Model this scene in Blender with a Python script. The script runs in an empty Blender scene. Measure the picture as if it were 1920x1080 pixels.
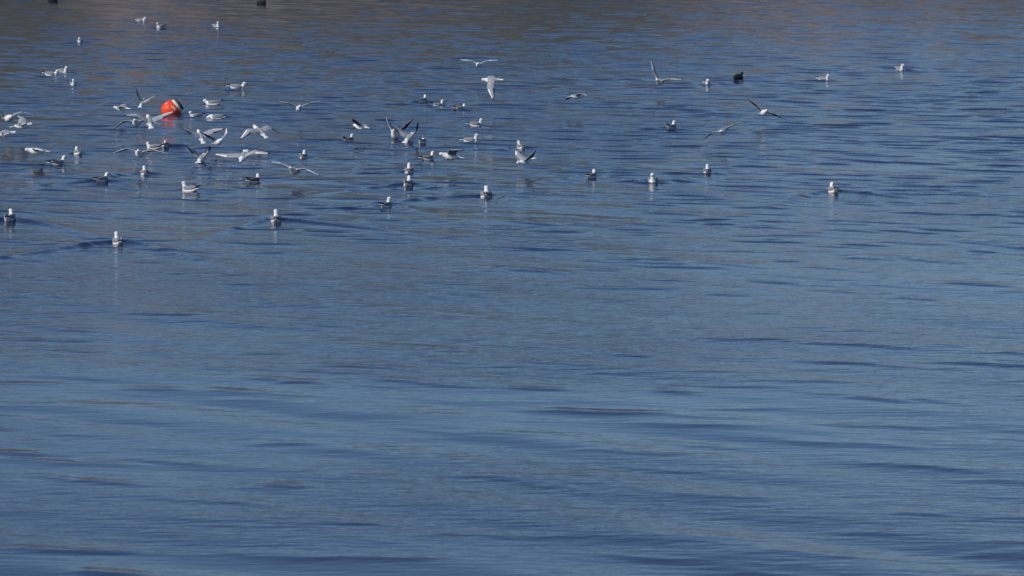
import bpy, bmesh, math, random
import numpy as np
from mathutils import Vector, Matrix, Euler

R = math.radians
scene = bpy.context.scene
COL = scene.collection
random.seed(7)

# ------------------------------------------------------------------ camera
F_PX = 8300.0            # focal length in pixels of a 1920 wide frame
CAM_H = 7.6              # metres above the lake
PITCH = math.atan(995.0 / F_PX)
cam_d = bpy.data.cameras.new('camera')
cam = bpy.data.objects.new('camera', cam_d)
COL.objects.link(cam)
cam.location = (0, 0, CAM_H)
cam.rotation_euler = (math.pi / 2 - PITCH, 0, 0)
cam_d.sensor_width = 36.0
cam_d.lens = F_PX / 1920.0 * 36.0
cam_d.clip_start = 0.5
cam_d.clip_end = 20000
cam_d.dof.use_dof = True
cam_d.dof.focus_distance = 74.0
cam_d.dof.aperture_fstop = 5.0
scene.camera = cam

# ------------------------------------------------------------------ light
SUN_EL, SUN_AZ = R(36), R(232)        # azimuth clockwise from +Y (away from the camera)
world = bpy.data.worlds.new('World')
scene.world = world
world.use_nodes = True
wn, wl = world.node_tree.nodes, world.node_tree.links
bg = wn['Background']
sky = wn.new('ShaderNodeTexSky')
sky.sky_type = 'NISHITA'
sky.sun_disc = False
sky.sun_elevation = SUN_EL
sky.sun_rotation = SUN_AZ
sky.altitude = 0
sky.air_density = 1.0
sky.dust_density = 0.4
sky.ozone_density = 6.0
wl.new(sky.outputs[0], bg.inputs[0])
bg.inputs[1].default_value = 0.106

sun_d = bpy.data.lights.new('sun', 'SUN')
sun_d.energy = 3.4
sun_d.angle = R(0.53)
sun_d.color = (1.0, 0.95, 0.87)
sun = bpy.data.objects.new('sun', sun_d)
COL.objects.link(sun)
sdir = Vector((math.sin(SUN_AZ) * math.cos(SUN_EL), math.cos(SUN_AZ) * math.cos(SUN_EL), math.sin(SUN_EL)))
sun.rotation_euler = sdir.to_track_quat('Z', 'Y').to_euler()
sun.location = (-30, -20, 60)

scene.view_settings.view_transform = 'Standard'
scene.view_settings.look = 'None'
scene.view_settings.exposure = 0.0
scene.view_settings.gamma = 1.0
scene.view_settings.use_curve_mapping = False
scene.render.engine = 'CYCLES'

# ------------------------------------------------------------------ pixel -> place
CAM_M = Euler(cam.rotation_euler).to_matrix()
def ground(px, py, z=0.0):
    """Point at height z that the 1920x1080 pixel (px, py) looks at."""
    d = CAM_M @ Vector(((px - 960) / F_PX, -(py - 540) / F_PX, -1.0))
    t = (z - CAM_H) / d.z
    return Vector((d.x * t, d.y * t, z))

# ------------------------------------------------------------------ materials
def new_mat(name):
    m = bpy.data.materials.new(name)
    m.use_nodes = True
    return m, m.node_tree.nodes, m.node_tree.links, m.node_tree.nodes['Principled BSDF']

def plumage(name, col, var=0.12, rough=0.75, scale=40, stretch=(1, .35, 1)):
    m, n, l, b = new_mat(name)
    tc = n.new('ShaderNodeTexCoord')
    mp = n.new('ShaderNodeMapping'); mp.inputs['Scale'].default_value = stretch
    nz = n.new('ShaderNodeTexNoise'); nz.inputs['Scale'].default_value = scale; nz.inputs['Detail'].default_value = 3
    rp = n.new('ShaderNodeValToRGB')
    e = rp.color_ramp.elements
    e[0].position, e[1].position = .3, .7
    e[0].color = tuple(c * (1 - var) for c in col) + (1,)
    e[1].color = tuple(min(.9, c * (1 + var)) for c in col) + (1,)
    l.new(tc.outputs['Object'], mp.inputs[0]); l.new(mp.outputs[0], nz.inputs[0])
    l.new(nz.outputs[0], rp.inputs[0]); l.new(rp.outputs[0], b.inputs['Base Color'])
    bp = n.new('ShaderNodeBump'); bp.inputs['Strength'].default_value = .3; bp.inputs['Distance'].default_value = .004
    l.new(nz.outputs[0], bp.inputs['Height']); l.new(bp.outputs[0], b.inputs['Normal'])
    b.inputs['Roughness'].default_value = rough
    b.inputs['Specular IOR Level'].default_value = .25
    return m

M_WHITE = plumage('white_plumage', (.72, .72, .72), .07)
M_GREY = plumage('grey_plumage', (.22, .225, .24), .16)
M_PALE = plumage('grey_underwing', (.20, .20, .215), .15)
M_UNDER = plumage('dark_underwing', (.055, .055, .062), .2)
M_WINGTOP = plumage('silver_upperwing', (.29, .30, .325), .14)
M_DARK = plumage('black_wingtip', (.018, .018, .02), .3)
M_BROWN = plumage('brown_plumage', (.16, .12, .09), .3)
M_BILL = plumage('bill_red', (.22, .035, .02), .2, .4)
M_EYE = plumage('dark_eye', (.02, .018, .015), .2, .2)
M_COOT = plumage('coot_plumage', (.012, .013, .015), .3)
M_COOTBILL = plumage('coot_bill', (.75, .72, .66), .06, .4)
M_BUOY = plumage('buoy_red_plastic', (.80, .062, .016), .16, .42, 9, (1, 1, 1))
M_BUOYW = plumage('buoy_white_band', (.62, .62, .60), .12, .5, 12, (1, 1, 1))
M_BUOYD = plumage('buoy_dark_rubber', (.05, .05, .05), .3, .6, 14, (1, 1, 1))
M_STEEL = plumage('galvanised_steel', (.30, .30, .31), .2, .4, 30, (1, 1, 1))
M_STEEL.node_tree.nodes['Principled BSDF'].inputs['Metallic'].default_value = .8

def buoy_wear(m):
    """Droppings streaked over the ball and a dull weed line where it floats."""
    n, l = m.node_tree.nodes, m.node_tree.links
    b = n['Principled BSDF']; src = b.inputs['Base Color'].links[0].from_socket
    tc = n.new('ShaderNodeTexCoord')
    mp = n.new('ShaderNodeMapping'); mp.inputs['Scale'].default_value = (14, 14, 5)
    nz = n.new('ShaderNodeTexNoise'); nz.inputs['Scale'].default_value = 1; nz.inputs['Detail'].default_value = 4
    l.new(tc.outputs['Object'], mp.inputs[0]); l.new(mp.outputs[0], nz.inputs[0])
    r1 = n.new('ShaderNodeValToRGB'); r1.color_ramp.elements[0].position, r1.color_ramp.elements[1].position = .62, .68
    l.new(nz.outputs[0], r1.inputs[0])
    mx = n.new('ShaderNodeMix'); mx.data_type = 'RGBA'; mx.inputs['B'].default_value = (.62, .58, .52, 1)
    l.new(r1.outputs[0], mx.inputs['Factor']); l.new(src, mx.inputs['A'])
    sp = n.new('ShaderNodeSeparateXYZ'); l.new(tc.outputs['Object'], sp.inputs[0])
    ad = n.new('ShaderNodeMath'); ad.operation = 'MULTIPLY_ADD'; l.new(nz.outputs[0], ad.inputs[0]); ad.inputs[1].default_value = .06; l.new(sp.outputs['Z'], ad.inputs[2])
    mr = n.new('ShaderNodeMapRange'); mr.inputs[1].default_value, mr.inputs[2].default_value = -.05, .0
    mr.inputs[3].default_value, mr.inputs[4].default_value = .8, 0
    l.new(ad.outputs[0], mr.inputs[0])
    m2 = n.new('ShaderNodeMix'); m2.data_type = 'RGBA'; m2.inputs['B'].default_value = (.10, .07, .035, 1)
    l.new(mr.outputs[0], m2.inputs['Factor']); l.new(mx.outputs['Result'], m2.inputs['A'])
    l.new(m2.outputs['Result'], b.inputs['Base Color'])
buoy_wear(M_BUOY)

def water_material():
    m, n, l, b = new_mat('lake_water')
    b.inputs['Base Color'].default_value = (.011, .017, .052, 1)
    b.inputs['Roughness'].default_value = .06
    b.inputs['IOR'].default_value = 1.333
    tc = n.new('ShaderNodeTexCoord')
    def layer(rot, scl, detail, rough=.5):
        mp = n.new('ShaderNodeMapping')
        mp.inputs['Rotation'].default_value = (0, 0, R(rot))
        mp.inputs['Scale'].default_value = scl
        nz = n.new('ShaderNodeTexNoise')
        nz.inputs['Scale'].default_value = 1.0
        nz.inputs['Detail'].default_value = detail
        nz.inputs['Roughness'].default_value = rough
        l.new(tc.outputs['Object'], mp.inputs[0]); l.new(mp.outputs[0], nz.inputs[0])
        return nz.outputs[0]
    def math_(op, a, c):
        x = n.new('ShaderNodeMath'); x.operation = op
        for k, v in ((0, a), (1, c)):
            if isinstance(v, (int, float)): x.inputs[k].default_value = v
            else: l.new(v, x.inputs[k])
        return x.outputs[0]
    fine = layer(24, (2.2, 7.5, 1), 3)
    mid = layer(18, (.9, 2.6, 1), 2)
    patch = layer(10, (.05, .09, 1), 2)
    pr = n.new('ShaderNodeMapRange'); pr.inputs[1].default_value = .38; pr.inputs[2].default_value = .66
    pr.inputs[3].default_value = .35; pr.inputs[4].default_value = 1.25
    l.new(patch, pr.inputs[0])
    h = math_('ADD', math_('MULTIPLY', fine, .62), math_('MULTIPLY', mid, .40))
    h = math_('MULTIPLY', h, pr.outputs[0])
    sx = n.new('ShaderNodeSeparateXYZ'); l.new(tc.outputs['Object'], sx.inputs[0])
    lee = n.new('ShaderNodeMapRange')            # calmer in the lee of the far bank
    lee.inputs[1].default_value, lee.inputs[2].default_value = 84, 128
    lee.inputs[3].default_value, lee.inputs[4].default_value = 1, .24
    l.new(sx.outputs['Y'], lee.inputs[0])
    h = math_('MULTIPLY', h, lee.outputs[0])
    slick = n.new('ShaderNodeMapRange')          # smooth slick water close in
    slick.interpolation_type = 'SMOOTHSTEP'
    slick.inputs[1].default_value, slick.inputs[2].default_value = 38, 54
    slick.inputs[3].default_value, slick.inputs[4].default_value = .7, 1
    l.new(sx.outputs['Y'], slick.inputs[0])
    h = math_('MULTIPLY', h, slick.outputs[0])
    bp = n.new('ShaderNodeBump')
    bp.inputs['Strength'].default_value = 1.0
    bp.inputs['Distance'].default_value = .022
    l.new(h, bp.inputs['Height']); l.new(bp.outputs[0], b.inputs['Normal'])
    return m

def hill_material():
    m, n, l, b = new_mat('wooded_hillside')
    tc = n.new('ShaderNodeTexCoord')
    a = n.new('ShaderNodeTexNoise'); a.inputs['Scale'].default_value = .35; a.inputs['Detail'].default_value = 5
    c = n.new('ShaderNodeTexNoise'); c.inputs['Scale'].default_value = .06; c.inputs['Detail'].default_value = 3
    l.new(tc.outputs['Object'], a.inputs[0]); l.new(tc.outputs['Object'], c.inputs[0])
    r1 = n.new('ShaderNodeValToRGB'); r1.color_ramp.elements[0].color = (.130, .106, .100, 1); r1.color_ramp.elements[1].color = (.30, .245, .225, 1)
    r1.color_ramp.elements[0].position, r1.color_ramp.elements[1].position = .35, .65
    r2 = n.new('ShaderNodeValToRGB'); r2.color_ramp.elements[0].color = (0, 0, 0, 1); r2.color_ramp.elements[1].color = (1, 1, 1, 1)
    r2.color_ramp.elements[0].position, r2.color_ramp.elements[1].position = .46, .56
    mx = n.new('ShaderNodeMix'); mx.data_type = 'RGBA'
    l.new(a.outputs[0], r1.inputs[0]); l.new(c.outputs[0], r2.inputs[0])
    l.new(r2.outputs[0], mx.inputs['Factor']); l.new(r1.outputs[0], mx.inputs['A'])
    mx.inputs['B'].default_value = (.085, .088, .068, 1)
    l.new(mx.outputs['Result'], b.inputs['Base Color'])
    b.inputs['Roughness'].default_value = .9
    return m

# ------------------------------------------------------------------ object helpers
def tag(o, label, cat, group=None):
    o['label'] = label; o['category'] = cat
    if group: o['group'] = group
    return o

def link(name, mesh, parent=None):
    o = bpy.data.objects.new(name, mesh)
    COL.objects.link(o)
    if parent: o.parent = parent
    return o

def mesh_of(bm, name, mats, smooth=True):
    me = bpy.data.meshes.new(name)
    bm.normal_update()
    bm.to_mesh(me); bm.free()
    for m in mats: me.materials.append(m)
    if smooth:
        me.polygons.foreach_set('use_smooth', [True] * len(me.polygons))
    return me

def loft(bm, path, radii, n=12, up=Vector((0, 0, 1)), mat=0):
    """Closed tube along path; radii = [(half width, half height), ...]."""
    path = [Vector(p) for p in path]
    rings = []
    for i, p in enumerate(path):
        t = (path[min(i + 1, len(path) - 1)] - path[max(i - 1, 0)]).normalized()
        s = t.cross(up)
        if s.length < 1e-4: s = t.cross(Vector((0, 1, 0)))
        s.normalize()
        w = s.cross(t).normalized()
        a, b = radii[i] if isinstance(radii[i], tuple) else (radii[i], radii[i])
        rings.append([bm.verts.new(p + s * (a * math.cos(2 * math.pi * k / n)) + w * (b * math.sin(2 * math.pi * k / n))) for k in range(n)])
    for r0, r1 in zip(rings, rings[1:]):
        for k in range(n):
            f = bm.faces.new((r0[k], r0[(k + 1) % n], r1[(k + 1) % n], r1[k])); f.material_index = mat
    for r, flip in ((rings[0], True), (rings[-1], False)):
        f = bm.faces.new(r[::-1] if flip else r); f.material_index = mat
    return rings

def remeshed(bm, name, mats, voxel=.007, paint=None):
    """Fuse the lofts in bm into ONE continuous skin, then choose a plumage slot for each face."""
    bmesh.ops.recalc_face_normals(bm, faces=bm.faces)
    me = bpy.data.meshes.new(name + '_src'); bm.to_mesh(me); bm.free()
    tmp = bpy.data.objects.new('tmp', me); COL.objects.link(tmp)
    md = tmp.modifiers.new('r', 'REMESH'); md.mode = 'VOXEL'; md.voxel_size = voxel
    sm = tmp.modifiers.new('s', 'SMOOTH'); sm.factor = .5; sm.iterations = 4
    dg = bpy.context.evaluated_depsgraph_get()
    out = bpy.data.meshes.new_from_object(tmp.evaluated_get(dg), depsgraph=dg)
    out.name = name
    bpy.data.objects.remove(tmp); bpy.data.meshes.remove(me)
    out.materials.clear()
    for m in mats: out.materials.append(m)
    idx = [paint(p.center, p.normal) if paint else 0 for p in out.polygons]
    out.polygons.foreach_set('material_index', idx)
    out.polygons.foreach_set('use_smooth', [True] * len(out.polygons))
    return out

# ------------------------------------------------------------------ bird roster (pixels of the photograph)
# swimming gulls: x, y of the waterline, heading (0 away, 90 right, 180 to the camera), pose, size, label
SW = [
 (265, 41, 118, 'relaxed', 1.0, 'white gull swimming at far left, leftmost of the three birds along the top edge'),
 (301, 53, 220, 'alert', 1.0, 'white gull swimming at far left, middle of the three birds along the top edge'),
 (406, 52, 165, 'alert', 1.0, 'white gull swimming at far left, rightmost of the three birds along the top edge'),
 (150, 81, 175, 'alert', 1.0, 'lone white gull facing the camera on grey water near the top left corner'),
 (97, 142, 80, 'relaxed', 1.1, 'low white gull at the left, leftmost of a cluster of three far swimmers'),
 (119, 137, 150, 'alert', 1.0, 'white gull at the left, middle and farthest of a cluster of three swimmers'),
 (137, 161, 195, 'alert', 1.0, 'white gull at the left, nearest of a cluster of three far swimmers'),
 (446, 168, 95, 'relaxed', 1.2, 'white gull sitting on a dark ripple, above and right of the red buoy'),
 (398, 197, 265, 'tail_up', 1.1, 'white gull with lifted tail swimming two birds right of the red buoy'),
 (367, 220, 262, 'relaxed', 1.0, 'small white gull swimming immediately right of the red buoy'),
 (405, 223, 270, 'feeding', 1.0, 'white gull with head lowered to the water right of the red buoy'),
 (793, 193, 8, 'alert', 1.0, 'dark-backed gull seen from behind, leftmost of three swimmers left of the steep banking gull'),
 (822, 200, 75, 'alert', .95, 'small gull swimming right, middle of three swimmers left of the steep banking gull'),
 (863, 207, 80, 'relaxed', .9, 'small low gull, rightmost of three swimmers left of the steep banking gull'),
 (893, 238, 75, 'alert', 1.0, 'gull with dark wing tips swimming right, farther of two near the centre top'),
 (884, 268, 88, 'alert', 1.05, 'pale gull swimming right with white reflection, nearer of two near the centre top'),
 (655, 264, 48, 'alert', .95, 'gull with hanging dark wing tip swimming away, left of the splashing pair'),
 (792, 269, 5, 'alert', .95, 'gull with small white head just right of the splashing pair'),
 (803, 300, 25, 'alert', 1.05, 'gull swimming away directly left of the white belly flying low at centre'),
 (976, 280, 350, 'alert', .95, 'gull seen from behind, just above the dark-winged diving gull right of centre'),
 (767, 324, 25, 'alert', 1.1, 'gull with dark left side swimming away, farther of two in one column'),
 (765, 349, 8, 'alert', 1.1, 'white-headed gull drawing a small wake, nearer of two in one column'),
 (724, 388, 10, 'alert', 1.05, 'gull with tall white neck swimming away alone below the column of two'),
 (911, 369, 20, 'alert', 1.3, 'largest swimming gull, grey back with white neck, at the centre of the flock edge'),
 (1224, 343, 180, 'alert', 1.15, 'bright white gull facing the camera with its breast mirrored in the water'),
 (1110, 333, 2, 'alert', 1.0, 'round dark-backed gull swimming away, left of the bright white gull'),
 (1259, 243, 35, 'alert', 1.05, 'gull with dark hanging wing swimming away below the gull with raised wing'),
 (1326, 326, 30, 'alert', 1.0, 'slim gull swimming away to the right of the bright white gull'),
 (1562, 361, 350, 'alert', 1.2, 'rightmost of the near gulls, seen from behind on a long dark ripple'),
 (517, 415, 345, 'alert', 1.15, 'gull seen from behind with a long wake trailing right, in the open lower left'),
 (221, 457, 2, 'alert', 1.1, 'nearest gull to the camera, swimming away ahead of a wide V wake'),
 (18, 415, 0, 'alert', 1.15, 'gull seen from behind at the left edge with a dark wake'),
 (192, 341, 8, 'alert', 1.1, 'gull with dark speckled back swimming away below the left flock'),
 (109, 311, 60, 'relaxed', 1.15, 'grey-backed gull turned right, second swimmer from the left edge'),
 (146, 290, 4, 'relaxed', 1.0, 'dim gull seen from behind between two ripples at the left'),
 (271, 327, 352, 'alert', 1.0, 'small-headed gull swimming away below the gliding gull under the buoy'),
 (354, 359, 290, 'alert', 1.1, 'gull swimming left with black wing tips cocked up behind, below the flock'),
 (477, 341, 52, 'relaxed', 1.05, 'brownish young gull swimming right below the broad-winged gull'),
 (569, 297, 356, 'alert', 1.0, 'gull seen from behind above the white belly flying low at left of centre'),
 (310, 276, 335, 'relaxed', .95, 'white-headed gull below the red buoy, right one of a close pair'),
 (288, 279, 285, 'relaxed', 1.0, 'grey gull below the red buoy, left one of a close pair'),
 (1324, 160, 190, 'alert', 1.0, 'white gull facing the camera just left of the black coot'),
 (1545, 152, 125, 'alert', 1.0, 'pale gull swimming right, beyond the black coot'),
 (1688, 133, 140, 'alert', 1.0, 'rightmost gull of all, pale and far off on the upper right'),
]
# flying gulls: x, y of the body, height over the water, heading, pitch, roll, wing angles (left arm, left hand, right arm, right hand), sweep of the hand, size, label
FL = [
 (922, 150, .75, 275, -4, -8, (-46, -66, 4, -14), 24, 1.08, 'gull banking steeply above the centre with one wing pointing down'),
 (898, 121, .55, 190, 0, 0, (24, 2, 24, 2), 20, 1.0, 'distant gull gliding with both wings lifted, above the banking gull'),
 (1238, 153, .35, 205, 6, 0, (10, 0, 62, 70), 12, 1.15, 'gull with one long wing raised high, between centre and the black coot'),
 (561, 203, .4, 172, 12, 0, (24, 10, 24, 10), 16, 1.0, 'gull gliding with wings in a shallow V right of the red buoy'),
 (1081, 181, .4, 60, 0, -8, (2, -16, 10, -20), 20, .95, 'gull skimming away with a dark left wing stretched low, right of the banking gull'),
 (1356, 246, .35, 25, 0, -20, (8, -16, 8, -6), 14, 1.0, 'gull gliding away with dark wings tilted down to the left, below the coot'),
 (1432, 211, .3, 165, 12, -18, (0, -6, 22, 24), 16, .98, 'gull banking right over its pale reflection, rightmost of the flying birds'),
 (845, 293, .26, 258, 8, 6, (22, 10, 10, 0), 56, 1.1, 'white-bellied gull flying low at centre with one thin dark wing behind'),
 (985, 302, .22, 240, -14, 0, (18, 40, 34, 14), 34, .92, 'dark-winged gull diving left with wings raised, right of centre'),
 (553, 320, .26, 205, 12, -8, (12, -12, 14, 0), 18, 1.1, 'white-bellied gull skimming low under the gull on a ripple left of centre'),
 (456, 294, .28, 190, -24, 0, (32, -8, 4, 4), 16, 1.12, 'broad-winged gull flying low beside the gull settling on the water below the buoy'),
 (487, 247, .3, 318, 24, -4, (8, -30, 12, -30), 26, 1.12, 'gull braking with both wings arched down, right of the broad-winged gulls below the buoy'),
 (376, 256, .35, 338, 30, 0, (20, 34, 24, 18), 22, 1.0, 'grey gull with broad wing spread over the water below the buoy'),
 (409, 266, .28, 150, 14, 0, (38, 58, 30, 44), 44, .92, 'white-breasted gull with lifted wings beside the broad-winged grey gull'),
 (256, 230, .4, 186, 12, 2, (6, -22, 4, -34), 14, 1.1, 'gull gliding left with a drooping thin wing, left of the red buoy'),
 (280, 228, .5, 345, 26, -2, (30, 10, 16, 26), 20, 1.1, 'gull turning in front of the red buoy with a warm lit wing'),
 (267, 193, .45, 15, 24, 0, (74, 84, 26, 30), 16, .8, 'pale gull with both wings raised just left of the red buoy'),
 (228, 203, .35, 285, 0, 0, (10, -8, 16, 0), 34, .9, 'small gull flying low farther left of the red buoy'),
 (16, 221, .45, 160, 4, 0, (22, -16, 42, 30), 20, 1.25, 'gull flapping at the left edge with one wing raised'),
 (42, 236, .35, 80, 4, -4, (34, 20, 12, -12), 34, 1.05, 'gull crossing behind the flapping gull, second bird from the left edge'),
 (10, 251, .3, 80, 0, 0, (6, -8, 6, -8), 34, 1.1, 'white gull skimming the water at the left edge below the flapping gull'),
 (262, 288, .35, 184, 12, -3, (12, -8, 14, -22), 16, 1.15, 'white-breasted gull gliding with thin dark drooping wings below the buoy'),
 (69, 283, .28, 262, 2, 6, (4, -12, 0, -16), 50, 1.1, 'white-bellied gull flying low near the left edge above the grey-backed swimmer'),
 (677, 238, .3, 300, 4, 10, (18, 12, 14, 2), 28, .95, 'small white gull skimming left of the splashing pair'),
]
# gulls touching the water with open wings: x, y of the waterline, heading, pitch, roll, wings, sweep, size, label
LD = [
 (378, 306, 12, 12, 0, (48, 70, 48, 70), 62, 1.1, 'gull settling on the water with half-folded raised wings, below the red buoy'),
 (741, 262, 186, 24, 0, (44, 58, 60, 72), 44, 1.2, 'white gull rearing up with pale raised wings, left one of the splashing pair'),
 (767, 268, 20, 16, 4, (30, 52, 50, 72), 40, 1.1, 'dark-winged gull splashing with both wings up, right one of the splashing pair'),
]
COOTS = [
 (1385, 150, 48, 1.0, 'black coot swimming alone between two white gulls on the upper right'),
 (100, 4, 80, 1.0, 'black coot cut off by the top edge near the left corner'),
 (491, 8, 95, 1.0, 'black coot at the top edge, right of the far white gulls'),
]

# ------------------------------------------------------------------ water
rng = np.random.default_rng(11)
NW = 110
lam = np.exp(rng.uniform(math.log(.42), math.log(5.2), NW))
ang = np.where(lam > 1.6, R(38), R(22)) + rng.normal(0, R(17), NW)          # crests come nearer towards the right
kx, ky = np.sin(ang) * 2 * math.pi / lam, np.cos(ang) * 2 * math.pi / lam
ph = rng.uniform(0, 2 * math.pi, NW)
SLOPE = .017
wgt = np.exp(-((np.log(lam) - math.log(1.5)) / .95) ** 2) * rng.uniform(.5, 1.2, NW)
sl = wgt / math.sqrt((wgt ** 2).sum() / 2) * SLOPE
amp = sl * lam / (2 * math.pi)
LONG = lam > 1.6
pk = [(rng.uniform(.03, .16), rng.uniform(.03, .2), rng.uniform(0, 6.28)) for _ in range(7)]

def smooth_noise(x, y):
    s = 0
    for a, b, c in pk: s = s + np.sin(a * x + b * y + c)
    return s / math.sqrt(3.5)

wakes = []          # (x, y, heading, strength, length)
for i, (px, py, hd, pose, sc, lab) in enumerate(SW):
    p = ground(px, py)
    big = {221: 2.0, 517: 1.9, 18: 1.8, 911: 1.5, 1562: 1.6, 192: 1.2, 1224: 1.0, 271: 1.0, 765: 1.1, 724: .9, 446: 1.0}.get(px, .55)
    wakes.append((p.x, p.y, R(hd), big))

def wave_height(x, y):
    z = np.zeros_like(x)
    patch = np.clip(1.0 + .38 * smooth_noise(x, y), .35, 1.9)
    near = np.clip((62 - y) / 22, 0, 1)
    swell, calm = 1 - .55 * near, 1 - .4 * near
    for i in range(NW):
        s = np.sin(kx[i] * x + ky[i] * y + ph[i])
        z += amp[i] * s * swell if LONG[i] else amp[i] * s * patch * calm
    for lm, an, slp, p0 in ((1.8, 46, .012, .4), (2.35, 42, .015, 2.1), (2.9, 52, .016, 4.4)):    # boat swell rolling through close in
        k = 2 * math.pi / lm
        z += slp / k * near * np.sin(k * (math.sin(R(an)) * x + math.cos(R(an)) * y) + p0 + .8 * smooth_noise(x * .8, y * .8))
    z *= 1 - .30 * np.clip((y - 84) / 44, 0, 1)          # calmer in the lee of the far bank
    # crests a little sharper than troughs
    z += 2.2 * np.clip(z, 0, None) ** 2
    for wx, wy, h, st in wakes:
        m = (np.abs(x - wx) < 5) & (np.abs(y - wy) < 5)
        if not m.any(): continue
        dx, dy = x[m] - wx, y[m] - wy
        u = -(dx * math.sin(h) + dy * math.cos(h)) + .12     # behind the breast
        v = dx * math.cos(h) - dy * math.sin(h)
        d = np.abs(v) - .09 - .70 * np.clip(u, 0, None) ** .85 - .03 * np.sin(3.1 * u + wx)
        fade = np.where(u > 0, np.exp(-u / (1.25 * st)), np.exp(-(u / .1) ** 2))
        z[m] += .036 * st ** .6 * fade * np.exp(-(d / np.where(d < 0, .09, .24)) ** 2)
    return z

def axis(lo, hi, step, far_lo, far_hi):
    core = np.arange(lo, hi + step / 2, step)
    out, s, p = [], step, core[-1]
    while p < far_hi:
        s *= 1.22; p += s; out.append(p)
    pre, s, p = [], step, core[0]
    while p > far_lo:
        s *= 1.22; p -= s; pre.append(p)
    return np.array(pre[::-1] + list(core) + out)

GRID = {}
def ripple_lines(xs, ys, Z, sx, sy):
    """Short steep wind-ripple crests laid one by one on the swell."""
    def stamp(cx, cy, ang, hl, w, slope, bend):
        rad = hl + 6 * w
        i0, i1 = np.searchsorted(xs, (cx - rad, cx + rad)); j0, j1 = np.searchsorted(ys, (cy - rad, cy + rad))
        if i1 - i0 < 2 or j1 - j0 < 2: return
        dx, dy = np.meshgrid(xs[i0:i1] - cx, ys[j0:j1] - cy)
        u = dx * math.cos(ang) - dy * math.sin(ang)
        d = dx * math.sin(ang) + dy * math.cos(ang) + bend * u * u + .04 * np.sin(u * 5 + cx)
        e = np.exp(-(u / hl) ** 4)
        S[j0:j1, i0:i1] = np.maximum(S[j0:j1, i0:i1], slope * w * e * np.exp(-(d / np.where(d < 0, w, 2.2 * w)) ** 2))
    S = np.zeros_like(Z)
    g = np.random.default_rng(5)
    for k in range(8200):
        cy = 152 - 114 * g.random() ** 1.35
        half = min(18, 2.0 + cy * .118)
        cx = g.uniform(-half, half)
        near = np.clip((cy - 52) / 40, 0, 1)
        if g.random() > .10 + .90 * near: continue
        far = np.clip((cy - 84) / 44, 0, 1)
        stamp(cx, cy, R(20) + g.normal(0, R(11)), g.uniform(.25, .95) * (1 + .5 * far), g.uniform(.055, .098) * (1 + .9 * far), g.uniform(.12, .40) * (.5 + .5 * near) * (1 - .54 * far), g.normal(0, .10))
    Z += S

def build_water():
    xs = axis(-18.4, 18.4, .082, -2500, 2500)
    near = axis(37.0, 68.0, .085, -600, 68.0)
    ys = np.concatenate([near[near < 68.05], axis(68.06, 152.0, .048, 68.06, 3000)])
    X, Y = np.meshgrid(xs, ys)
    Z = wave_height(X.ravel(), Y.ravel()).reshape(X.shape)
    fx = np.clip(1 - (np.abs(X) - 18.4) / 6, 0, 1)
    fy = np.clip(1 - (Y - 152) / 10, 0, 1) * np.clip(1 - (37 - Y) / 6, 0, 1)
    Z *= fx * fy
    ripple_lines(xs, ys, Z, 0, 0)
    GRID.update(xs=xs, ys=ys, Z=Z)
    ny, nx = X.shape
    co = np.stack([X, Y, Z], -1).reshape(-1, 3).astype(np.float32)
    i = np.arange((ny - 1) * nx).reshape(ny - 1, nx)[:, :-1].ravel()
    quads = np.stack([i, i + 1, i + nx + 1, i + nx], -1).astype(np.int32)
    me = bpy.data.meshes.new('water')
    me.vertices.add(len(co)); me.vertices.foreach_set('co', co.ravel())
    me.loops.add(quads.size); me.loops.foreach_set('vertex_index', quads.ravel())
    me.polygons.add(len(quads))
    me.polygons.foreach_set('loop_start', np.arange(0, quads.size, 4, dtype=np.int32))
    me.polygons.foreach_set('use_smooth', np.ones(len(quads), dtype=bool))
    me.update(calc_edges=True)
    me.materials.append(water_material())
    o = link('water', me)
    o['kind'] = 'structure'
    return o
build_water()

def surface_z(x, y):
    i, j = np.searchsorted(GRID['xs'], x), np.searchsorted(GRID['ys'], y)
    return float(GRID['Z'][j - 1:j + 1, i - 1:i + 1].mean())

# ------------------------------------------------------------------ far shore (its mirror image tints the upper water)
def build_hills():
    xs = np.linspace(-900, 900, 361)
    ts = np.concatenate([np.linspace(0, 1, 26), np.linspace(1.05, 2, 24)])
    X, T = np.meshgrid(xs, ts)
    bank = np.clip(10.0 - .17 * X, 6.5, 15) + 1.0 * np.sin(X / 11 + .6) + .7 * np.sin(X / 4.3 + 2.1)
    T1, T2 = np.clip(T, 0, 1), np.clip(T - 1, 0, 1)
    Y = 166 + 2.5 * np.sin(X / 19) + T1 * 16 + T2 ** 1.5 * 620
    Z = -1.2 + (bank + 1.2) * np.sin(T1 * math.pi / 2) ** .7 + T2 * 22 \
        + (.45 * np.sin(X / 1.7 + T1 * 17) + .35 * np.sin(X / .9 - T1 * 29)) * np.clip(T1 * 3, 0, 1) * (1 - T2)
    ny, nx = X.shape
    co = np.stack([X, Y, Z], -1).reshape(-1, 3)
    i = np.arange((ny - 1) * nx).reshape(ny - 1, nx)[:, :-1].ravel()
    quads = np.stack([i, i + 1, i + nx + 1, i + nx], -1)
    me = bpy.data.meshes.new('hills')
    me.from_pydata(co.tolist(), [], quads.tolist())
    me.polygons.foreach_set('use_smooth', [True] * len(me.polygons))
    me.materials.append(hill_material())
    o = link('hills', me); o['kind'] = 'structure'
build_hills()

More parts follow.
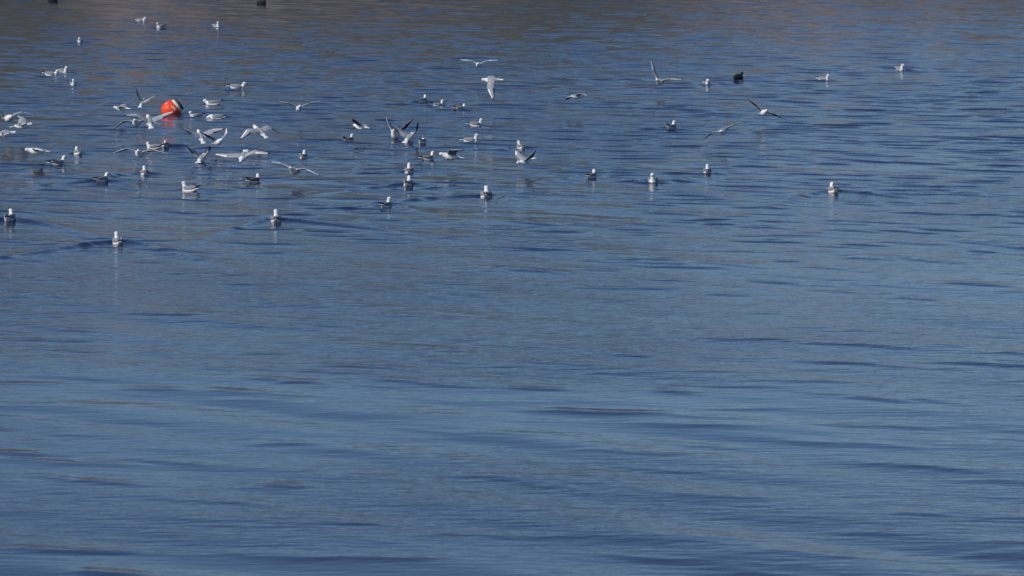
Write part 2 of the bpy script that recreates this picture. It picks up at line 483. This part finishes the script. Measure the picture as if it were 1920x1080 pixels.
# ------------------------------------------------------------------ buoy
def build_buoy():
    p = ground(321, 214)
    root = bpy.data.objects.new('mooring_buoy', None); COL.objects.link(root)
    tag(root, 'round red mooring buoy with white and dark end, floating among the gulls at left', 'buoy')
    root.location = (p.x, p.y, surface_z(p.x, p.y) + .06)
    ax = Matrix.Rotation(R(8), 4, 'Z') @ Matrix.Rotation(R(52), 4, 'Y')     # axis leans to the right
    def rev(prof, mat, name, parent, n=32):
        bm = bmesh.new(); rings = []
        for r, z in prof:
            rings.append([bm.verts.new(ax @ Vector((r * math.cos(2 * math.pi * k / n), r * math.sin(2 * math.pi * k / n), z))) for k in range(n)])
        for a, b in zip(rings, rings[1:]):
            for k in range(n): bm.faces.new((a[k], a[(k + 1) % n], b[(k + 1) % n], b[k]))
        bm.faces.new(rings[0][::-1]); bm.faces.new(rings[-1])
        o = link(name, mesh_of(bm, name, [mat]), parent)
        return o
    Rb = .215
    body = [(Rb * math.sin(t), -Rb * math.cos(t)) for t in np.linspace(.06, 2.3, 20)]
    rev(body, M_BUOY, 'ball', root)
    r0, z0 = body[-1]
    rev([(r0 + .002, z0 - .004), (r0 + .004, z0 + .004), (r0 - .018, z0 + .048), (r0 - .03, z0 + .052)], M_BUOYW, 'white_band', root)
    cap = rev([(r0 - .012, z0 + .051), (r0 - .008, z0 + .06), (r0 - .02, z0 + .095), (.07, z0 + .105), (.03, z0 + .11)], M_BUOYD, 'end_cap', root)
    bm = bmesh.new()
    pts = [ax @ Vector((.035 * math.cos(a), 0, z0 + .135 + .035 * math.sin(a))) for a in np.linspace(-.8, math.pi + .8, 14)]
    loft(bm, pts, [.008] * 14, 8, up=Vector((.1, 1, .2)))
    link('lifting_eye', mesh_of(bm, 'lifting_eye', [M_STEEL]), cap)
build_buoy()

# ------------------------------------------------------------------ gull bodies
def head_verts(bm, c, d, k=1.0):
    """Skull ending in a tapering face; c centre, d forward direction."""
    c, d = Vector(c), Vector(d).normalized()
    loft(bm, [c - d * .034 * k, c - d * .026 * k, c - d * .006 * k, c + d * .014 * k, c + d * .030 * k, c + d * .040 * k],
         [.008 * k, .024 * k, .0315 * k, .029 * k, .018 * k, .008 * k], 14)

def bill_mesh(c, d, mat, length=.036, deep=.0075):
    c, d = Vector(c), Vector(d).normalized()
    bm = bmesh.new()
    loft(bm, [c + d * .034, c + d * (.036 + length * .5), c + d * (.036 + length * .85), c + d * (.036 + length) - Vector((0, 0, .005))],
         [(.006, deep), (.0045, deep * .75), (.0035, deep * .6), (.001, .0015)], 8)
    return mesh_of(bm, 'bill', [mat])

POSES = {   # neck path, head centre, head direction
 'alert':   ([(0, .055, .05), (0, .086, .075), (0, .092, .112), (0, .098, .142)], (0, .106, .152), (0, 1, -.12)),
 'half':    ([(0, .058, .05), (0, .093, .073), (0, .102, .104), (0, .108, .130)], (0, .118, .139), (0, 1, -.12)),
 'relaxed': ([(0, .06, .05), (0, .10, .07), (0, .112, .095), (0, .118, .118)], (0, .130, .128), (0, 1, -.10)),
 'feeding': ([(0, .07, .05), (0, .125, .065), (0, .160, .050), (0, .180, .028)], (0, .190, .020), (0, .75, -.6)),
 'tail_up': ([(0, .07, .045), (0, .12, .06), (0, .14, .075), (0, .15, .09)], (0, .160, .096), (0, 1, -.15)),
}
def swim_meshes(pose, turn, brown=False):
    neck, hc, hd = POSES[pose]
    rot = Matrix.Rotation(R(turn), 3, 'Z')
    base = Vector(neck[2])
    hc = base + rot @ (Vector(hc) - base); hd = rot @ Vector(hd)
    neck = [Vector(q) for q in neck[:3]] + [base + rot @ (Vector(neck[3]) - base)]
    bm = bmesh.new()
    loft(bm, [(0, -.175, .062), (0, -.15, .055), (0, -.09, .034), (0, -.02, .022), (0, .05, .024), (0, .10, .036), (0, .125, .046)],
         [(.012, .01), (.03, .024), (.058, .046), (.076, .060), (.074, .062), (.05, .046), (.016, .016)], 16)
    loft(bm, neck, [(.05, .05), (.038, .040), (.031, .032), (.030, .030)], 14)
    head_verts(bm, hc, hd, 1.1)
    eye_a = hc + hd.normalized() * .012 + Vector((0, 0, .008))
    def paint(c, nrm):
        side = (c - eye_a); 
        if side.length < .031 and abs(side.dot(hd.normalized())) < .006 and abs(side.z) < .006: return 2
        ear = c - (hc - hd.normalized() * .008)
        if abs(ear.z) < .008 and abs(ear.dot(hd.normalized())) < .008 and ear.length > .024: return 2
        if nrm.z > .25 and c.y < .05 and c.y > -.13 and c.z > .04: return 1
        return 0
    body = remeshed(bm, 'gull_body', [M_WHITE, M_BROWN if brown else M_GREY, M_EYE], .0065, paint)
    return body, bill_mesh(hc, hd, M_BILL)

def folded_wing(sx, lift=0.0, brown=False):
    bm = bmesh.new()
    path = [(sx * .038, .085, .058), (sx * .058, .06, .062), (sx * .064, 0, .066), (sx * .052, -.07, .072), (sx * .034, -.13, .080), (sx * .022, -.165, .087)]
    loft(bm, path, [(.006, .012), (.018, .034), (.020, .044), (.018, .036), (.013, .024), (.010, .014)], 10)
    w = mesh_of(bm, 'folded_wing', [M_BROWN if brown else M_GREY])
    bm = bmesh.new()
    path = [(sx * .024, -.155, .086), (sx * .019, -.19, .093 + lift * .4), (sx * .012, -.235, .100 + lift), (sx * .006, -.262, .104 + lift * 1.3)]
    loft(bm, path, [(.011, .0155), (.010, .013), (.006, .008), (.001, .002)], 8)
    return w, mesh_of(bm, 'wing_tip', [M_DARK])

def wedge(y0, y1, w0, w1, z0, z1, mats, name, band=True):
    bm = bmesh.new()
    n = 6
    for row, (y, w, z, th) in enumerate(((y0, w0, z0, .006), ((y0 * .3 + y1 * .7), w0 * .35 + w1 * .65, z0 * .3 + z1 * .7, .004), (y1, w1, z1, .002))):
        for side in (1, -1):
            for k in range(n + 1):
                x = w * (2 * k / n - 1)
                bm.verts.new((x, y - (.012 * (1 - abs(2 * k / n - 1)) if row == 2 else 0), z + side * th - .15 * x * x / max(w, .01)))
    bm.verts.ensure_lookup_table()
    V = lambda r, s, k: bm.verts[r * 2 * (n + 1) + s * (n + 1) + k]
    for r in range(2):
        for k in range(n):
            a = bm.faces.new((V(r, 0, k), V(r, 0, k + 1), V(r + 1, 0, k + 1), V(r + 1, 0, k)))
            b = bm.faces.new((V(r, 1, k), V(r + 1, 1, k), V(r + 1, 1, k + 1), V(r, 1, k + 1)))
        for k in (0, n):
            bm.faces.new((V(r, 0, k), V(r + 1, 0, k), V(r + 1, 1, k), V(r, 1, k)))
    for k in range(n):
        bm.faces.new((V(2, 0, k), V(2, 0, k + 1), V(2, 1, k + 1), V(2, 1, k)))
        bm.faces.new((V(0, 0, k), V(0, 1, k), V(0, 1, k + 1), V(0, 0, k + 1)))
    bmesh.ops.recalc_face_normals(bm, faces=bm.faces)
    return mesh_of(bm, name, mats)

TAIL_SWIM = wedge(-.14, -.225, .026, .036, .058, .074, [M_WHITE], 'tail')
TAIL_UP = wedge(-.12, -.20, .03, .045, .06, .125, [M_WHITE], 'tail')
TAIL_FLY = wedge(-.13, -.235, .028, .058, .004, .002, [M_WHITE], 'tail')
WINGS = {(s, b, u): folded_wing(s, .03 if u else 0.0, b) for s in (-1, 1) for b in (False, True) for u in (False, True)}
CACHE = {}

def swimming_gull(px, py, hd, pose, sc, lab, i):
    p = ground(px, py)
    turn = 0
    if pose == 'alert' and i % 5 in (1, 3): pose = 'half'
    if pose == 'alert' and i % 7 == 4: pose = 'relaxed'
    hd += (0, 14, -18, 8, 24, -10, -26)[i % 7]
    if pose in ('alert', 'relaxed', 'half'): turn = (0, 35, -30, 0, -55, 20)[i % 6]
    if px in (1224, 150, 446, 97): turn = 0
    brown = px == 477
    key = (pose, turn, brown)
    if key not in CACHE: CACHE[key] = swim_meshes(*key)
    body, bill = CACHE[key]
    root = bpy.data.objects.new('swimming_gull', None); COL.objects.link(root)
    tag(root, lab, 'gull', 'gulls swimming on the lake')
    root.location = (p.x, p.y, surface_z(p.x, p.y) - .015)
    root.rotation_euler = (R(random.uniform(-3, 3)), R(random.uniform(-3, 3)), -R(hd))
    sc *= .94
    root.scale = (sc, sc, sc)
    link('body', body, root)
    link('bill', bill, root)
    up = pose == 'tail_up' or px in (354, 1259, 655, 477)
    for s in (-1, 1):
        w, t = WINGS[(s, brown, up)]
        wo = link('folded_wing', w, root)
        link('wing_tip', t, wo)
    link('tail', TAIL_UP if pose == 'tail_up' else TAIL_SWIM, root)
    return root

for i, row in enumerate(SW):
    swimming_gull(*row, i)

# ------------------------------------------------------------------ flying gulls
def wing_frame(sx, a1, a2, sweep):
    sh = Vector((sx * .036, .062, .022))
    A1, A2 = R(a1), R(a2)
    d1 = Vector((sx * math.cos(A1), .22, math.sin(A1))).normalized()
    wr = sh + d1 * .185
    sw = math.tan(R(sweep))
    d2 = Vector((sx * math.cos(A2), -sw, math.sin(A2))).normalized()
    return sh, wr, wr + d2 * .30, d1, d2

def wing_mesh(sx, a1, a2, sweep):
    sh, wr, tip, d1, d2 = wing_frame(sx, a1, a2, sweep)
    NS, NC = 22, 8
    st = [k / NS for k in range(NS + 1)]
    lead, chord, dirs = [], [], []
    for s in st:
        if s < .4:
            t = s / .4; q = sh.lerp(wr, t)
        else:
            t = (s - .4) / .6; q = wr.lerp(tip, t)
        b = max(0, 1 - abs(s - .4) / .16)          # round the wrist
        q = q + (sh.lerp(tip, .4) - wr) * .12 * b
        lead.append(q)
        c = .150 - .014 * (s / .4) if s < .4 else .136 * (1 - ((s - .4) / .6) ** 1.7) + .010
        chord.append(c)
        mixd = d1.lerp(d2, min(1, max(0, (s - .25) / .3))).normalized()
        back = Vector((0, -1, 0)); back = (back - mixd * back.dot(mixd) * .75).normalized()
        dirs.append((back, mixd.cross(back).normalized()))
    bm = bmesh.new()
    top, bot = [], []
    for s, q, c, (back, nrm) in zip(st, lead, chord, dirs):
        if nrm.z < 0 and abs(nrm.z) > .05: nrm = -nrm
        if sx > 0 and abs(nrm.z) <= .05 and nrm.x > 0: nrm = -nrm
        if sx < 0 and abs(nrm.z) <= .05 and nrm.x < 0: nrm = -nrm
        rt, rb = [], []
        for j in range(NC + 1):
            u = j / NC
            camber = .10 * c * math.sin(math.pi * min(1, u * 1.05)) * (1 - .5 * s)
            th = (.010 * (1 - s) + .003) * math.sin(math.pi * (u * .93 + .07)) * .5 + .0008
            scal = .006 * math.sin(j * 0 + s * NS * math.pi) if j == NC else 0
            base = q + back * (c * u + scal) + nrm * camber
            rt.append(bm.verts.new(base + nrm * th)); rb.append(bm.verts.new(base - nrm * th))
        top.append(rt); bot.append(rb)
    def slot(i, j, under):
        s, u = (i + .5) / NS, (j + .5) / NC
        if s > .93: return 2
        if s > .48 and u > .80 - .25 * (s - .48): return 2
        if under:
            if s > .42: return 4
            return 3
        if s > .5 and u < .30 - .25 * max(0, s - .7): return 1
        return 0
    for i in range(NS):
        for j in range(NC):
            f = bm.faces.new((top[i][j], top[i + 1][j], top[i + 1][j + 1], top[i][j + 1])); f.material_index = slot(i, j, False)
            f = bm.faces.new((bot[i][j], bot[i][j + 1], bot[i + 1][j + 1], bot[i + 1][j])); f.material_index = slot(i, j, True)
        f = bm.faces.new((top[i][0], bot[i][0], bot[i + 1][0], top[i + 1][0])); f.material_index = slot(i, 0, False)
        f = bm.faces.new((top[i][NC], top[i + 1][NC], bot[i + 1][NC], bot[i][NC])); f.material_index = slot(i, NC - 1, False)
    bm.faces.new([v for v in top[0]] + [v for v in bot[0]][::-1])
    f = bm.faces.new([v for v in top[-1]][::-1] + [v for v in bot[-1]]); f.material_index = 2
    bmesh.ops.recalc_face_normals(bm, faces=bm.faces)
    return mesh_of(bm, 'wing', [M_WINGTOP, M_WHITE, M_DARK, M_PALE, M_UNDER])

def flying_body(wings, sweep):
    bm = bmesh.new()
    loft(bm, [(0, -.165, .004), (0, -.14, .004), (0, -.08, -.002), (0, -.01, -.006), (0, .06, -.002), (0, .105, .008), (0, .15, .018)],
         [(.012, .010), (.031, .026), (.056, .050), (.070, .064), (.064, .060), (.044, .043), (.029, .029)], 16)
    hc, hd = Vector((0, .165, .020)), Vector((0, 1, -.08))
    head_verts(bm, hc, hd)
    for sx, a1, a2 in ((-1, wings[0], wings[1]), (1, wings[2], wings[3])):
        sh, wr, tip, d1, d2 = wing_frame(sx, a1, a2, sweep)
        loft(bm, [sh - d1 * .03 - Vector((0, .02, 0)), sh + d1 * .03 - Vector((0, .012, 0)), sh.lerp(wr, .6) - Vector((0, .012, 0)), wr - Vector((0, .016, 0))],
             [.024, .016, .010, .0075], 8)
    hdn = hd.normalized()
    def paint(c, n):
        e = c - (hc + hdn * .012 + Vector((0, 0, .008)))
        if e.length < .031 and abs(e.dot(hdn)) < .006 and abs(e.z) < .006: return 2
        if n.z > .3 and -.12 < c.y < .08 and c.z > .012: return 1
        if abs(c.x) > .065: return 1
        return 0
    return remeshed(bm, 'gull_body', [M_WHITE, M_WINGTOP, M_EYE], .0065, paint), bill_mesh(hc, hd, M_BILL)

def open_gull(name, loc, hd, pitch, roll, wings, sweep, sc, lab, group):
    root = bpy.data.objects.new(name, None); COL.objects.link(root)
    tag(root, lab, 'gull', group)
    body, bill = flying_body(wings, sweep)
    m = Matrix.Rotation(-R(hd), 4, 'Z') @ Matrix.Rotation(R(pitch), 4, 'X') @ Matrix.Rotation(R(roll), 4, 'Y')
    root.location = loc
    root.rotation_euler = m.to_euler()
    root.scale = (sc, sc, sc)
    link('body', body, root)
    link('bill', bill, root)
    link('wing', wing_mesh(-1, wings[0], wings[1], sweep), root)
    link('wing', wing_mesh(1, wings[2], wings[3], sweep), root)
    link('tail', TAIL_FLY, root)
    return root

for px, py, alt, hd, pitch, roll, wings, sweep, sc, lab in FL:
    open_gull('flying_gull', ground(px, py, alt), hd, pitch, roll, wings, sweep, sc, lab, 'gulls flying low over the lake')
for px, py, hd, pitch, roll, wings, sweep, sc, lab in LD:
    p = ground(px, py)
    open_gull('landing_gull', (p.x, p.y, surface_z(p.x, p.y) + .045 + .0016 * pitch), hd, pitch, roll, wings, sweep, sc, lab, 'gulls landing on the lake with open wings')

# ------------------------------------------------------------------ coots
def coot_meshes():
    bm = bmesh.new()
    loft(bm, [(0, -.17, .05), (0, -.14, .055), (0, -.07, .045), (0, .02, .035), (0, .09, .035), (0, .14, .04)],
         [(.01, .01), (.045, .045), (.08, .08), (.088, .088), (.065, .065), (.015, .015)], 16)
    loft(bm, [(0, .05, .06), (0, .085, .095), (0, .095, .115), (0, .10, .125)], [(.055, .05), (.034, .034), (.027, .027), (.026, .026)], 14)
    hc, hd = Vector((0, .112, .134)), Vector((0, 1, -.3))
    head_verts(bm, hc, hd, 1.05)
    body = remeshed(bm, 'coot_body', [M_COOT], .007)
    tail = wedge(-.13, -.19, .03, .02, .05, .04, [M_COOT], 'tail')
    return body, bill_mesh(hc, hd, M_COOTBILL, .03, .011), tail
CB, CBILL, CT = coot_meshes()
for px, py, hd, sc, lab in COOTS:
    p = ground(px, py)
    root = bpy.data.objects.new('coot', None); COL.objects.link(root)
    tag(root, lab, 'coot', 'black coots on the lake')
    root.location = (p.x, p.y, surface_z(p.x, p.y) - .004)
    root.rotation_euler = (0, 0, -R(hd)); root.scale = (sc, sc, sc)
    link('body', CB, root); link('bill', CBILL, root); link('tail', CT, root)
